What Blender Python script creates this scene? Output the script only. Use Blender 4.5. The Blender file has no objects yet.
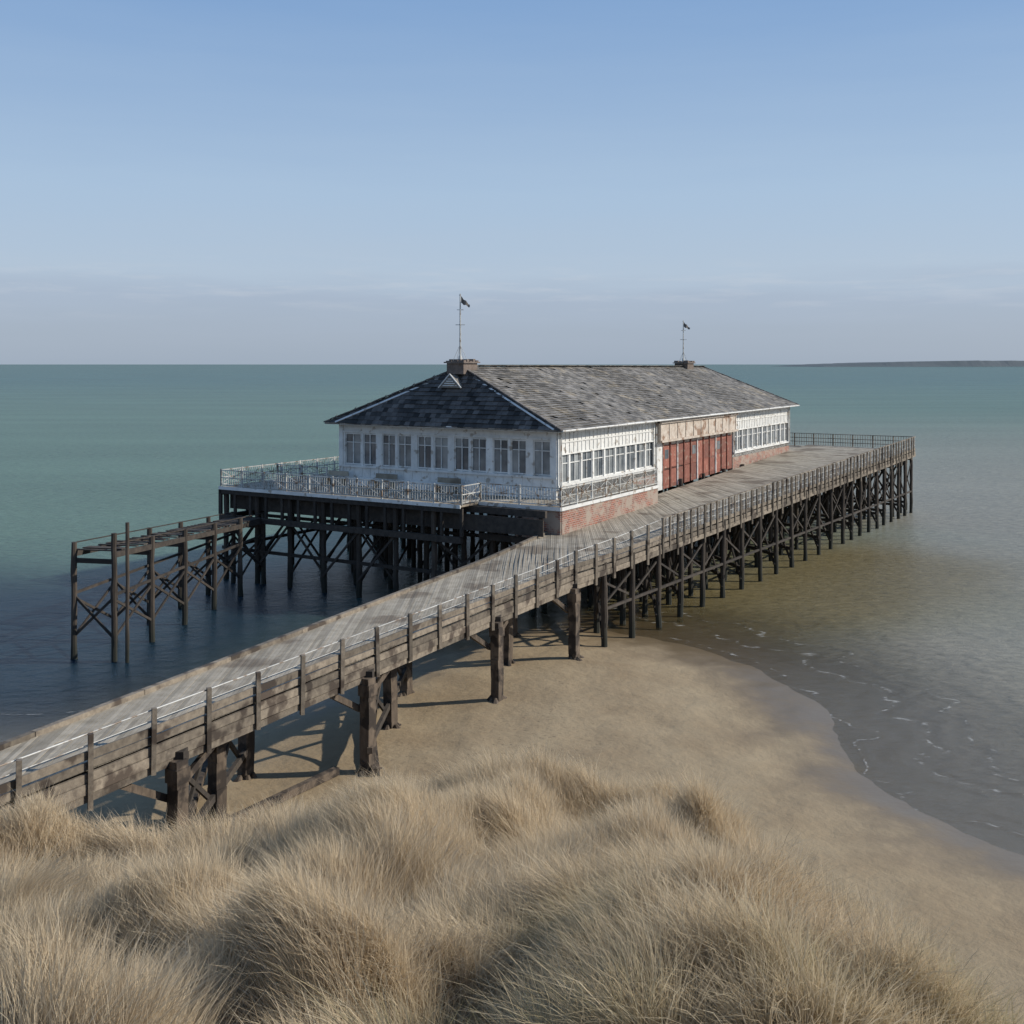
import bpy, math, random
import numpy as np
from mathutils import Vector, Matrix
random.seed(7); rng=np.random.default_rng(7)
scene=bpy.context.scene
H=13.0
# ------------------------------------------------------------------ helpers
class MB:
    def __init__(s): s.v=[]; s.f=[]
    def hexa(s,pts):
        n=len(s.v); s.v+= [tuple(p) for p in pts]
        s.f+=[(n,n+3,n+2,n+1),(n+4,n+5,n+6,n+7),(n,n+1,n+5,n+4),(n+1,n+2,n+6,n+5),(n+2,n+3,n+7,n+6),(n+3,n,n+4,n+7)]
    def box(s,x0,x1,y0,y1,z0,z1):
        s.hexa([(x0,y0,z0),(x1,y0,z0),(x1,y1,z0),(x0,y1,z0),(x0,y0,z1),(x1,y0,z1),(x1,y1,z1),(x0,y1,z1)])
    def beam(s,p,q,w,h,up=None,taper=1.0):
        p=Vector(p);q=Vector(q);d=(q-p)
        if d.length<1e-5: return
        d.normalize()
        if up is None: up=Vector((0,0,1)) if abs(d.z)<0.95 else Vector((0.47,-0.88,0))
        a=d.cross(up); a.normalize(); b=a.cross(d); b.normalize()
        a1=a*w/2;b1=b*h/2;a2=a1*taper;b2=b1*taper
        s.hexa([p-a1-b1,p+a1-b1,p+a1+b1,p-a1+b1,q-a2-b2,q+a2-b2,q+a2+b2,q-a2+b2])
    def cyl(s,p,q,r,n=8,r2=None,wob=0.0):
        p=Vector(p);q=Vector(q);d=q-p
        if d.length<1e-5:return
        r2=r if r2 is None else r2
        L=d.length;d.normalize()
        up=Vector((0,0,1)) if abs(d.z)<0.95 else Vector((1,0,0))
        a=d.cross(up).normalized();b=a.cross(d).normalized()
        k=1 if wob==0 else max(2,int(L/0.6))
        base=len(s.v)
        for j in range(k+1):
            t=j/k;c=p+d*L*t
            if wob and 0<j<k: c=c+a*random.uniform(-wob,wob)+b*random.uniform(-wob,wob)
            rr=(r+(r2-r)*t)*(1+(random.uniform(-.12,.12) if wob else 0))
            for i in range(n):
                an=2*math.pi*i/n
                s.v.append(tuple(c+a*rr*math.cos(an)+b*rr*math.sin(an)))
        for j in range(k):
            for i in range(n):
                i2=(i+1)%n
                s.f.append((base+j*n+i,base+j*n+i2,base+(j+1)*n+i2,base+(j+1)*n+i))
        s.f.append(tuple(base+i for i in range(n))[::-1]); s.f.append(tuple(base+k*n+i for i in range(n)))
    def obj(s,name,mat,parent=None,smooth=False):
        me=bpy.data.meshes.new(name); me.from_pydata(s.v,[],s.f); me.update()
        o=bpy.data.objects.new(name,me); scene.collection.objects.link(o)
        me.materials.append(mat)
        if parent: o.parent=parent
        return o
def empty(name,loc=(0,0,0),rz=0):
    e=bpy.data.objects.new(name,None); scene.collection.objects.link(e); e.location=loc; e.rotation_euler=(0,0,rz); e.empty_display_size=.5
    return e
def vnoise(x,y,seed=0):
    x=np.asarray(x,float);y=np.asarray(y,float)
    xi=np.floor(x).astype(np.int64);yi=np.floor(y).astype(np.int64);xf=x-xi;yf=y-yi
    def h(a,b):
        n=(a*374761393+b*668265263+seed*1442695041)&0xffffffff
        n=((n^(n>>13))*1274126177)&0xffffffff
        return ((n^(n>>16))&0xffff)/65535.0
    u=xf*xf*(3-2*xf);v=yf*yf*(3-2*yf)
    return (h(xi,yi)*(1-u)+h(xi+1,yi)*u)*(1-v)+(h(xi,yi+1)*(1-u)+h(xi+1,yi+1)*u)*v
def fbm(x,y,seed=0,o=4):
    r=0;a=.5;t=0
    for i in range(o):
        r=r+a*vnoise(x*2**i+i*17.3,y*2**i-i*9.1,seed+i);t+=a;a*=.5
    return r/t
def sstep(a,b,x):
    t=np.clip((x-a)/(b-a),0,1);return t*t*(3-2*t)

# ------------------------------------------------------------------ materials
def newmat(name):
    m=bpy.data.materials.new(name);m.use_nodes=True
    nt=m.node_tree;return m,nt,nt.nodes,nt.links,nt.nodes['Principled BSDF']
def weathered(name,c1,c2,scale=3,rough=.85,island=0.25,bump=.3,stretch=(1,1,1),wet=False,spots=None,metal=0):
    m,nt,N,L,P=newmat(name)
    tc=N.new('ShaderNodeTexCoord');mp=N.new('ShaderNodeMapping');mp.inputs['Scale'].default_value=stretch
    L.new(tc.outputs['Object'],mp.inputs['Vector'])
    n=N.new('ShaderNodeTexNoise');n.inputs['Scale'].default_value=scale;n.inputs['Detail'].default_value=8;n.inputs['Roughness'].default_value=.65
    L.new(mp.outputs[0],n.inputs['Vector'])
    r=N.new('ShaderNodeValToRGB');r.color_ramp.elements[0].position=.3;r.color_ramp.elements[1].position=.7
    r.color_ramp.elements[0].color=(*c1,1);r.color_ramp.elements[1].color=(*c2,1);L.new(n.outputs['Fac'],r.inputs['Fac'])
    col=r.outputs['Color']
    if spots:
        n2=N.new('ShaderNodeTexNoise');n2.inputs['Scale'].default_value=spots[1];n2.inputs['Detail'].default_value=6
        L.new(tc.outputs['Object'],n2.inputs['Vector'])
        r2=N.new('ShaderNodeValToRGB');r2.color_ramp.elements[0].position=spots[2];r2.color_ramp.elements[1].position=spots[2]+.08
        L.new(n2.outputs['Fac'],r2.inputs['Fac'])
        mx=N.new('ShaderNodeMix');mx.data_type='RGBA';L.new(r2.outputs['Color'],mx.inputs['Factor']);L.new(col,mx.inputs['A']);mx.inputs['B'].default_value=(*spots[0],1)
        col=mx.outputs['Result']
    g=N.new('ShaderNodeNewGeometry')
    mr=N.new('ShaderNodeMapRange');mr.inputs['To Min'].default_value=1-island;mr.inputs['To Max'].default_value=1+island
    L.new(g.outputs['Random Per Island'],mr.inputs['Value'])
    hs=N.new('ShaderNodeHueSaturation');L.new(mr.outputs[0],hs.inputs['Value']);L.new(col,hs.inputs['Color']);col=hs.outputs['Color']
    if wet:
        sx=N.new('ShaderNodeSeparateXYZ');L.new(g.outputs['Position'],sx.inputs[0])
        ad=N.new('ShaderNodeMath');ad.operation='MULTIPLY_ADD';ad.inputs[1].default_value=-1.6;L.new(n.outputs['Fac'],ad.inputs[0]);L.new(sx.outputs['Z'],ad.inputs[2])
        m2=N.new('ShaderNodeMapRange');m2.inputs['From Min'].default_value=-.4;m2.inputs['From Max'].default_value=.9;m2.inputs['To Min'].default_value=1;m2.inputs['To Max'].default_value=0
        L.new(ad.outputs[0],m2.inputs['Value'])
        mx=N.new('ShaderNodeMix');mx.data_type='RGBA';L.new(m2.outputs[0],mx.inputs['Factor']);L.new(col,mx.inputs['A']);mx.inputs['B'].default_value=(.018,.02,.014,1);col=mx.outputs['Result']
    L.new(col,P.inputs['Base Color']);P.inputs['Roughness'].default_value=rough;P.inputs['Metallic'].default_value=metal
    if bump:
        b=N.new('ShaderNodeBump');b.inputs['Strength'].default_value=bump;b.inputs['Distance'].default_value=.03;L.new(n.outputs['Fac'],b.inputs['Height']);L.new(b.outputs[0],P.inputs['Normal'])
    return m
M_deck=weathered('deck_planks',(.26,.225,.17),(.41,.365,.295),2.0,island=.25,spots=((.19,.155,.115),.5,.55))
M_side=weathered('grey_timber',(.105,.085,.066),(.255,.215,.165),5,island=.38,spots=((.06,.045,.034),1.3,.54))
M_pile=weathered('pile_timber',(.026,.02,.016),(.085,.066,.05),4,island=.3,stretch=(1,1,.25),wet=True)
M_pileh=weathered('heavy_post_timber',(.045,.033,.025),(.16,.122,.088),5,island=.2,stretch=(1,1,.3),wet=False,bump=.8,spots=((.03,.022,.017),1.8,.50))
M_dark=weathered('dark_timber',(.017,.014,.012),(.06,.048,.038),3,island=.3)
M_rail=weathered('rail_metal',(.38,.38,.36),(.58,.58,.55),6,rough=.5,island=.2,bump=0,spots=((.20,.14,.095),3,.53))
M_white=weathered('white_paint',(.58,.58,.56),(.78,.78,.755),1.5,rough=.65,island=.07,bump=.1,spots=((.38,.34,.29),2.6,.58))
M_cream=weathered('peeling_cream',(.36,.29,.23),(.60,.54,.47),2.5,island=.05,spots=((.25,.16,.11),1.5,.55))
M_red=weathered('red_door',(.17,.056,.036),(.28,.10,.07),3,rough=.7,island=.3,spots=((.3,.2,.15),2.5,.58))
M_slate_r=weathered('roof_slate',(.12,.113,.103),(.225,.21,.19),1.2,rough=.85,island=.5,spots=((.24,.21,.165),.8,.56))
M_slate_f=weathered('roof_slate_shaded',(.036,.033,.031),(.10,.09,.083),1.2,rough=.8,island=.8)  # same slate, darkened: the front slope's shade is put into its colour
M_cap=weathered('roof_cap',(.09,.083,.075),(.2,.18,.165),2,island=.3)
M_stone=weathered('turret_stone',(.10,.075,.06),(.2,.16,.135),4,island=.2)
M_int=weathered('interior',(.03,.03,.03),(.08,.07,.06),1,island=0,bump=0)
def mk_glass():
    m,nt,N,L,P=newmat('window_glass')
    g=N.new('ShaderNodeNewGeometry');r=N.new('ShaderNodeValToRGB')
    r.color_ramp.elements[0].color=(.07,.085,.10,1);r.color_ramp.elements[1].color=(.36,.38,.38,1);r.color_ramp.elements[0].position=.2  # lighter pane tones put reflected sky into the base colour
    tc=N.new('ShaderNodeTexCoord');n=N.new('ShaderNodeTexNoise');n.inputs['Scale'].default_value=.9;n.inputs['Detail'].default_value=3;L.new(tc.outputs['Object'],n.inputs['Vector'])
    ad=N.new('ShaderNodeMath');ad.operation='MULTIPLY_ADD';ad.inputs[1].default_value=.5;L.new(g.outputs['Random Per Island'],ad.inputs[0])
    s2=N.new('ShaderNodeMath');s2.operation='MULTIPLY_ADD';s2.inputs[1].default_value=1.4;s2.inputs[2].default_value=-.45;L.new(n.outputs[0],s2.inputs[0]);L.new(s2.outputs[0],ad.inputs[2])
    L.new(ad.outputs[0],r.inputs[0]);L.new(r.outputs[0],P.inputs['Base Color'])
    P.inputs['Roughness'].default_value=.08;P.inputs['Specular IOR Level'].default_value=.8
    return m
M_glass=mk_glass()
def mk_brick():
    m,nt,N,L,P=newmat('red_brick')
    tc=N.new('ShaderNodeTexCoord');sx=N.new('ShaderNodeSeparateXYZ');L.new(tc.outputs['Object'],sx.inputs[0])
    cb=N.new('ShaderNodeCombineXYZ');ad=N.new('ShaderNodeMath');ad.operation='ADD';L.new(sx.outputs['X'],ad.inputs[0]);L.new(sx.outputs['Y'],ad.inputs[1])
    L.new(ad.outputs[0],cb.inputs['X']);L.new(sx.outputs['Z'],cb.inputs['Y'])
    b=N.new('ShaderNodeTexBrick');b.inputs['Scale'].default_value=1;b.inputs['Brick Width'].default_value=.3;b.inputs['Row Height'].default_value=.11;b.inputs['Mortar Size'].default_value=.012
    b.inputs['Color1'].default_value=(.34,.12,.075,1);b.inputs['Color2'].default_value=(.17,.075,.055,1);b.inputs['Mortar'].default_value=(.36,.32,.28,1)
    L.new(cb.outputs[0],b.inputs['Vector'])
    n=N.new('ShaderNodeTexNoise');n.inputs['Scale'].default_value=.9;n.inputs['Detail'].default_value=10;n.inputs['Roughness'].default_value=.75;L.new(tc.outputs['Object'],n.inputs['Vector'])
    r=N.new('ShaderNodeValToRGB');r.color_ramp.elements[0].position=.46;r.color_ramp.elements[1].position=.56;L.new(n.outputs[0],r.inputs[0])
    mx=N.new('ShaderNodeMix');mx.data_type='RGBA';L.new(r.outputs[0],mx.inputs['Factor']);L.new(b.outputs['Color'],mx.inputs['A']);mx.inputs['B'].default_value=(.34,.28,.23,1)
    L.new(mx.outputs['Result'],P.inputs['Base Color']);P.inputs['Roughness'].default_value=.9
    return m
M_brick=mk_brick()

# ------------------------------------------------------------------ terrain
shore=np.array([(-900,200),(-300,70),(-60,34),(-30,32),(-14,36),(-8,43),(-4,50),(0,54),(4,54.3),(7.5,51),(10,47),(11.4,42),(11.2,37.5),(11.2,34),(12.2,30.5),(14.2,27.5),(18.5,24),(32,14),(80,-10),(400,-120),(900,-250),(900,-900),(-900,-900)],float)
def sdist(X,Y):
    X=np.asarray(X,float);Y=np.asarray(Y,float)
    d=np.full(X.shape,1e9);ins=np.zeros(X.shape,bool)
    n=len(shore)
    for i in range(n):
        ax,ay=shore[i];bx,by=shore[(i+1)%n];dx,dy=bx-ax,by-ay
        t=np.clip(((X-ax)*dx+(Y-ay)*dy)/(dx*dx+dy*dy),0,1)
        d=np.minimum(d,np.hypot(X-ax-t*dx,Y-ay-t*dy))
        c=((ay>Y)!=(by>Y))
        with np.errstate(divide='ignore',invalid='ignore'):
            xi=ax+(Y-ay)*dx/(dy if dy!=0 else 1e-9)
        ins^=(c&(X<xi))
    return np.where(ins,d,-d)
def foot(X): return np.interp(X,[-40,-20,-12,-7,-4,-1.5,3.5,6,7.5,8.6,9.6,12,20,60],[27,25,24.6,26.6,28.3,31,30.2,27.6,24.8,22,20.3,17,12,0])
def shn(X,Y): return (fbm(X*.25,Y*.25,3)-.5)*1.6
def gz(X,Y):
    X=np.asarray(X,float);Y=np.asarray(Y,float)
    sd=sdist(X,Y)+shn(X,Y)
    z=np.where(sd>0,0.85*(1-np.exp(-np.maximum(sd,0)/10)),np.maximum(-3,.06*sd))
    d=foot(X)-Y
    xm=1-.48*sstep(2,9,X)
    dn=np.where(d>0,.31*d*sstep(0,5,d)*xm,0)
    dn=np.minimum(dn,8.8)
    z=z+dn+1.9*np.exp(-((X+10)**2/24+(Y-19.2)**2/14))+.5*np.exp(-((X+1.2)**2/9+(Y-27.3)**2/6))+.5*np.exp(-((X+6.2)**2/7+(Y-23.5)**2/5))
    m=sstep(0,5,d)
    z=z+m*((fbm(X*.5,Y*.55,11,3)-.5)*3.0)*sstep(-2,8,Y)*(1-.4*sstep(3,9,X))
    z=z+(fbm(X*.8,Y*.8,21,3)-.5)*.12*sstep(-1,2,sd)
    return z
def gz1(x,y): return float(gz(np.array([x]),np.array([y]))[0])
def grid(name,xs,ys,zf,mat,attrs):
    X,Y=np.meshgrid(xs,ys);X=X.ravel();Y=Y.ravel();Z=zf(X,Y)
    nx,ny=len(xs),len(ys)
    me=bpy.data.meshes.new(name);me.vertices.add(nx*ny)
    me.vertices.foreach_set('co',np.stack([X,Y,Z],1).ravel().astype(np.float32))
    i=np.arange(nx-1);j=np.arange(ny-1);I,J=np.meshgrid(i,j);b=(J*nx+I).ravel()
    q=np.stack([b,b+1,b+nx+1,b+nx],1).ravel().astype(np.int32);nf=len(b)
    me.loops.add(nf*4);me.loops.foreach_set('vertex_index',q)
    me.polygons.add(nf);me.polygons.foreach_set('loop_start',np.arange(nf,dtype=np.int32)*4)
    me.polygons.foreach_set('use_smooth',np.ones(nf,bool));me.update(calc_edges=True)
    for k,fn in attrs.items():
        val=fn(X,Y)
        if val.ndim==2:
            a=me.attributes.new(k,'FLOAT_COLOR','POINT');a.data.foreach_set('color',np.concatenate([val,np.ones((len(val),1))],1).ravel().astype(np.float32))
        else:
            a=me.attributes.new(k,'FLOAT','POINT');a.data.foreach_set('value',val.astype(np.float32))
    me.materials.append(mat);o=bpy.data.objects.new(name,me);scene.collection.objects.link(o);return o
def mk_ground():
    m,nt,N,L,P=newmat('sand_ground')
    g=N.new('ShaderNodeNewGeometry')
    a1=N.new('ShaderNodeAttribute');a1.attribute_name='sd';a2=N.new('ShaderNodeAttribute');a2.attribute_name='grassy'
    n=N.new('ShaderNodeTexNoise');n.inputs['Scale'].default_value=.35;n.inputs['Detail'].default_value=9;n.inputs['Roughness'].default_value=.6;L.new(g.outputs['Position'],n.inputs['Vector'])
    r=N.new('ShaderNodeValToRGB');r.color_ramp.elements[0].position=.3;r.color_ramp.elements[1].position=.7
    r.color_ramp.elements[0].color=(.265,.195,.115,1);r.color_ramp.elements[1].color=(.36,.28,.175,1);L.new(n.outputs[0],r.inputs[0])
    v=N.new('ShaderNodeTexNoise');v.inputs['Scale'].default_value=6;v.inputs['Detail'].default_value=7;v.inputs['Roughness'].default_value=.65;L.new(g.outputs['Position'],v.inputs['Vector'])
    rv=N.new('ShaderNodeValToRGB');rv.color_ramp.elements[0].position=.56;rv.color_ramp.elements[1].position=.66;L.new(v.outputs[0],rv.inputs[0])
    md=N.new('ShaderNodeMath');md.operation='MULTIPLY';L.new(rv.outputs[0],md.inputs[0])
    mrd=N.new('ShaderNodeMapRange');mrd.inputs['From Min'].default_value=4;mrd.inputs['From Max'].default_value=12;mrd.inputs['To Max'].default_value=.8;L.new(a1.outputs['Fac'],mrd.inputs['Value']);L.new(mrd.outputs[0],md.inputs[1])
    mxd=N.new('ShaderNodeMix');mxd.data_type='RGBA';L.new(md.outputs[0],mxd.inputs['Factor']);L.new(r.outputs[0],mxd.inputs['A']);mxd.inputs['B'].default_value=(.12,.09,.055,1)
    ad=N.new('ShaderNodeMath');ad.operation='MULTIPLY_ADD';ad.inputs[1].default_value=6;L.new(n.outputs[0],ad.inputs[0]);L.new(a1.outputs['Fac'],ad.inputs[2])
    w=N.new('ShaderNodeMapRange');w.interpolation_type='SMOOTHSTEP';w.inputs['From Min'].default_value=2.6;w.inputs['From Max'].default_value=7.2;w.inputs['To Min'].default_value=1;w.inputs['To Max'].default_value=0;L.new(ad.outputs[0],w.inputs['Value'])
    mw=N.new('ShaderNodeMix');mw.data_type='RGBA';L.new(w.outputs[0],mw.inputs['Factor']);L.new(mxd.outputs['Result'],mw.inputs['A']);mw.inputs['B'].default_value=(.175,.13,.078,1)
    mg=N.new('ShaderNodeMix');mg.data_type='RGBA';L.new(a2.outputs['Fac'],mg.inputs['Factor']);L.new(mw.outputs['Result'],mg.inputs['A']);mg.inputs['B'].default_value=(.20,.155,.095,1)
    L.new(mg.outputs['Result'],P.inputs['Base Color'])
    rr=N.new('ShaderNodeMapRange');rr.inputs['To Min'].default_value=.95;rr.inputs['To Max'].default_value=.28;L.new(w.outputs[0],rr.inputs['Value']);L.new(rr.outputs[0],P.inputs['Roughness'])
    b=N.new('ShaderNodeBump');b.inputs['Distance'].default_value=.08
    bs_=N.new('ShaderNodeMapRange');bs_.inputs['To Min'].default_value=.75;bs_.inputs['To Max'].default_value=.15;L.new(w.outputs[0],bs_.inputs['Value']);L.new(bs_.outputs[0],b.inputs['Strength'])
    n3=N.new('ShaderNodeTexNoise');n3.inputs['Scale'].default_value=2.5;n3.inputs['Detail'].default_value=9;n3.inputs['Roughness'].default_value=.6;L.new(g.outputs['Position'],n3.inputs['Vector']);L.new(n3.outputs[0],b.inputs['Height']);L.new(b.outputs[0],P.inputs['Normal'])
    return m
far=lambda s,n,a,b: s*np.geomspace(a,b,n)
xs=np.concatenate([far(-1,8,60,12000)[::-1],np.arange(-52,-22,1.5),np.arange(-22,26,.2),np.arange(26,60,1.5),far(1,8,66,12000)])
ys=np.concatenate([far(-1,8,20,12000)[::-1],np.arange(-14,4,1.),np.arange(4,58,.2),np.arange(58,120,1.5),far(1,8,130,12000)])
grassmask=lambda X,Y: sstep(-.3,1.8,foot(X)-Y+(fbm(X*.6,Y*.6,5)-.5)*4)
ground=grid('ground',xs,ys,gz,mk_ground(),{'sd':sdist,'grassy':grassmask})

# ------------------------------------------------------------------ water
def segd(X,Y,a,b):
    dx,dy=b[0]-a[0],b[1]-a[1];t=np.clip(((X-a[0])*dx+(Y-a[1])*dy)/(dx*dx+dy*dy),0,1)
    return np.hypot(X-a[0]-t*dx,Y-a[1]-t*dy)
def wcol(X,Y):
    sd=sdist(X,Y);nz=(fbm(X*.06,Y*.06,31)-.5)
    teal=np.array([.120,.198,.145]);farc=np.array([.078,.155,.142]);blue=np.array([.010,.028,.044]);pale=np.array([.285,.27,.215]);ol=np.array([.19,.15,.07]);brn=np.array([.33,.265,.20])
    lf=lambda A,B,t:A+(B-A)*t[:,None]
    c=np.repeat(teal[None],len(X),0)
    c=lf(c,np.broadcast_to(farc,c.shape),sstep(150,900,Y))
    right=sstep(-.2,.7,(X-5)/45+nz*.6)*(1-sstep(80,320,Y))
    c=lf(c,np.broadcast_to(pale,c.shape),right*.97)
    left=(1-sstep(-16,0,X+ (Y-50)*-.25))*(1-sstep(62,84,Y+nz*14))  # deep water plus the structures' shade, both painted into the dark blue
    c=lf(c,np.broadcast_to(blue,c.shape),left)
    d=segd(X,Y,(6,50),(24,70))+nz*9
    c=lf(c,np.broadcast_to(ol,c.shape),(1-sstep(3,14,d))*.97)
    sh=(1-sstep(0,26,-sd+nz*6))*sstep(-9,2,X)*sstep(4,13,d)
    c=lf(c,np.broadcast_to(brn,c.shape),sh*.75)
    return c
def walpha(X,Y):
    sd=-sdist(X,Y)+(fbm(X*.3,Y*.3,41)-.5)*2.5
    return sstep(-.5,12,sd)
def mk_water():
    m=bpy.data.materials.new('sea_water');m.use_nodes=True;nt=m.node_tree;N=nt.nodes;L=nt.links;N.clear()
    out=N.new('ShaderNodeOutputMaterial');g=N.new('ShaderNodeNewGeometry')
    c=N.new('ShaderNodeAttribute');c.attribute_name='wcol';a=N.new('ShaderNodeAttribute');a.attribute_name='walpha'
    wd_=N.new('ShaderNodeAttribute');wd_.attribute_name='wsd'
    mp=N.new('ShaderNodeMapping');mp.inputs['Scale'].default_value=(.8,1.5,1);mp.inputs['Rotation'].default_value=(0,0,.3);L.new(g.outputs['Position'],mp.inputs['Vector'])
    n=N.new('ShaderNodeTexNoise');n.inputs['Scale'].default_value=1.5;n.inputs['Detail'].default_value=8;n.inputs['Roughness'].default_value=.68;L.new(mp.outputs[0],n.inputs['Vector'])
    n2=N.new('ShaderNodeTexNoise');n2.inputs['Scale'].default_value=.25;n2.inputs['Detail'].default_value=3;L.new(mp.outputs[0],n2.inputs['Vector'])
    ad=N.new('ShaderNodeMath');ad.operation='MULTIPLY_ADD';ad.inputs[1].default_value=1.5;L.new(n2.outputs[0],ad.inputs[0]);L.new(n.outputs[0],ad.inputs[2])
    # swell lines that follow the shore in the shallows
    nz=N.new('ShaderNodeMath');nz.operation='MULTIPLY_ADD';nz.inputs[1].default_value=5;L.new(n2.outputs[0],nz.inputs[0]);L.new(wd_.outputs['Fac'],nz.inputs[2])
    fq=N.new('ShaderNodeMath');fq.operation='MULTIPLY';fq.inputs[1].default_value=4.2;L.new(nz.outputs[0],fq.inputs[0])
    sn=N.new('ShaderNodeMath');sn.operation='SINE';L.new(fq.outputs[0],sn.inputs[0])
    sm=N.new('ShaderNodeMapRange');sm.inputs['From Min'].default_value=2;sm.inputs['From Max'].default_value=16;sm.inputs['To Min'].default_value=.12;sm.inputs['To Max'].default_value=0;L.new(wd_.outputs['Fac'],sm.inputs['Value'])
    s3=N.new('ShaderNodeMath');s3.operation='MULTIPLY';L.new(sn.outputs[0],s3.inputs[0]);L.new(sm.outputs[0],s3.inputs[1])
    ad3=N.new('ShaderNodeMath');ad3.operation='ADD';L.new(ad.outputs[0],ad3.inputs[0]);L.new(s3.outputs[0],ad3.inputs[1])
    b=N.new('ShaderNodeBump');b.inputs['Strength'].default_value=.8;b.inputs['Distance'].default_value=.19;L.new(ad3.outputs[0],b.inputs['Height'])
    mr=N.new('ShaderNodeMapRange');mr.inputs['From Min'].default_value=.3;mr.inputs['From Max'].default_value=.7;mr.inputs['To Min'].default_value=.74;mr.inputs['To Max'].default_value=1.26;L.new(n.outputs[0],mr.inputs['Value'])
    mp3=N.new('ShaderNodeMapping');mp3.inputs['Scale'].default_value=(.010,.05,1);L.new(g.outputs['Position'],mp3.inputs['Vector'])
    n4=N.new('ShaderNodeTexNoise');n4.inputs['Scale'].default_value=1;n4.inputs['Detail'].default_value=7;L.new(mp3.outputs[0],n4.inputs['Vector'])
    mr4=N.new('ShaderNodeMapRange');mr4.inputs['From Min'].default_value=.3;mr4.inputs['From Max'].default_value=.7;mr4.inputs['To Min'].default_value=.9;mr4.inputs['To Max'].default_value=1.1;L.new(n4.outputs[0],mr4.inputs['Value'])
    mu=N.new('ShaderNodeMath');mu.operation='MULTIPLY';L.new(mr.outputs[0],mu.inputs[0]);L.new(mr4.outputs[0],mu.inputs[1])
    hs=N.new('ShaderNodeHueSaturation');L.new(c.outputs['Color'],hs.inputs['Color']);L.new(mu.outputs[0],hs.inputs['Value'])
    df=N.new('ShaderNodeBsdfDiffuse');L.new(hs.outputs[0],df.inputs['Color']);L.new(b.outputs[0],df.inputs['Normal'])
    tr=N.new('ShaderNodeBsdfTransparent');tr.inputs['Color'].default_value=(.95,.94,.89,1)
    m1=N.new('ShaderNodeMixShader');L.new(a.outputs['Fac'],m1.inputs[0]);L.new(tr.outputs[0],m1.inputs[1]);L.new(df.outputs[0],m1.inputs[2])
    fr=N.new('ShaderNodeFresnel');fr.inputs['IOR'].default_value=1.33;L.new(b.outputs[0],fr.inputs['Normal'])
    mn=N.new('ShaderNodeMath');mn.operation='MINIMUM';mn.inputs[1].default_value=.32;L.new(fr.outputs[0],mn.inputs[0])
    gl=N.new('ShaderNodeBsdfGlossy');gl.inputs['Roughness'].default_value=.13;L.new(b.outputs[0],gl.inputs['Normal'])
    m2=N.new('ShaderNodeMixShader');L.new(mn.outputs[0],m2.inputs[0]);L.new(m1.outputs[0],m2.inputs[1]);L.new(gl.outputs[0],m2.inputs[2])
    # thin broken foam lines
    def band(c0,w):
        sb=N.new('ShaderNodeMath');sb.operation='SUBTRACT';sb.inputs[1].default_value=c0;L.new(nz.outputs[0],sb.inputs[0])
        ab=N.new('ShaderNodeMath');ab.operation='ABSOLUTE';L.new(sb.outputs[0],ab.inputs[0])
        q=N.new('ShaderNodeMapRange');q.inputs['From Min'].default_value=0;q.inputs['From Max'].default_value=w;q.inputs['To Min'].default_value=1;q.inputs['To Max'].default_value=0;L.new(ab.outputs[0],q.inputs['Value']);return q.outputs[0]
    s1=N.new('ShaderNodeMath');s1.operation='MAXIMUM';L.new(band(3.1,.09),s1.inputs[0]);L.new(band(5.6,.14),s1.inputs[1])
    s4=N.new('ShaderNodeMath');s4.operation='MAXIMUM';L.new(s1.outputs[0],s4.inputs[0]);L.new(band(7.6,.10),s4.inputs[1])
    fn_=N.new('ShaderNodeMapRange');fn_.inputs['From Min'].default_value=.5;fn_.inputs['From Max'].default_value=.64;fn_.inputs['To Max'].default_value=.6;L.new(n.outputs[0],fn_.inputs['Value'])
    fm=N.new('ShaderNodeMath');fm.operation='MULTIPLY';L.new(s4.outputs[0],fm.inputs[0]);L.new(fn_.outputs[0],fm.inputs[1])
    fd=N.new('ShaderNodeBsdfDiffuse');fd.inputs['Color'].default_value=(.6,.6,.57,1)
    m3=N.new('ShaderNodeMixShader');L.new(fm.outputs[0],m3.inputs[0]);L.new(m2.outputs[0],m3.inputs[1]);L.new(fd.outputs[0],m3.inputs[2])
    L.new(m3.outputs[0],out.inputs['Surface']);return m
xs=np.concatenate([far(-1,22,84,30000)[::-1],np.arange(-80,100,.8),far(1,22,102,30000)])
ys=np.concatenate([np.arange(-200,0,20),np.arange(0,130,.8),far(1,26,132,30000)])
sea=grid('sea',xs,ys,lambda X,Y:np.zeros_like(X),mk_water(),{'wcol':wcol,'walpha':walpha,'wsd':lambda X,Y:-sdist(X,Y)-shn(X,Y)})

# distant coast
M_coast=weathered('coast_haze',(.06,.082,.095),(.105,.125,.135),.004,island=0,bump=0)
mb=MB();k=240
for i in range(k+1):
    t=i/k;x=1420+t*5500;y=5000+600*math.sin(t*3)
    env=min(1,t*7)**.55
    h=env*(14+17*float(fbm(np.array([t*9]),np.array([0.3]),51)[0])+10*float(fbm(np.array([t*120]),np.array([2.3]),52)[0]))
    mb.v+=[(x,y,-1),(x,y+80,h),(x,y+900,h*.9),(x,y+1200,-1)]
    if i:
        n=4*i
        for c in range(3): mb.f.append((n-4+c,n+c,n+c+1,n-3+c))
mb.obj('distant_coastline',M_coast)

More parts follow.
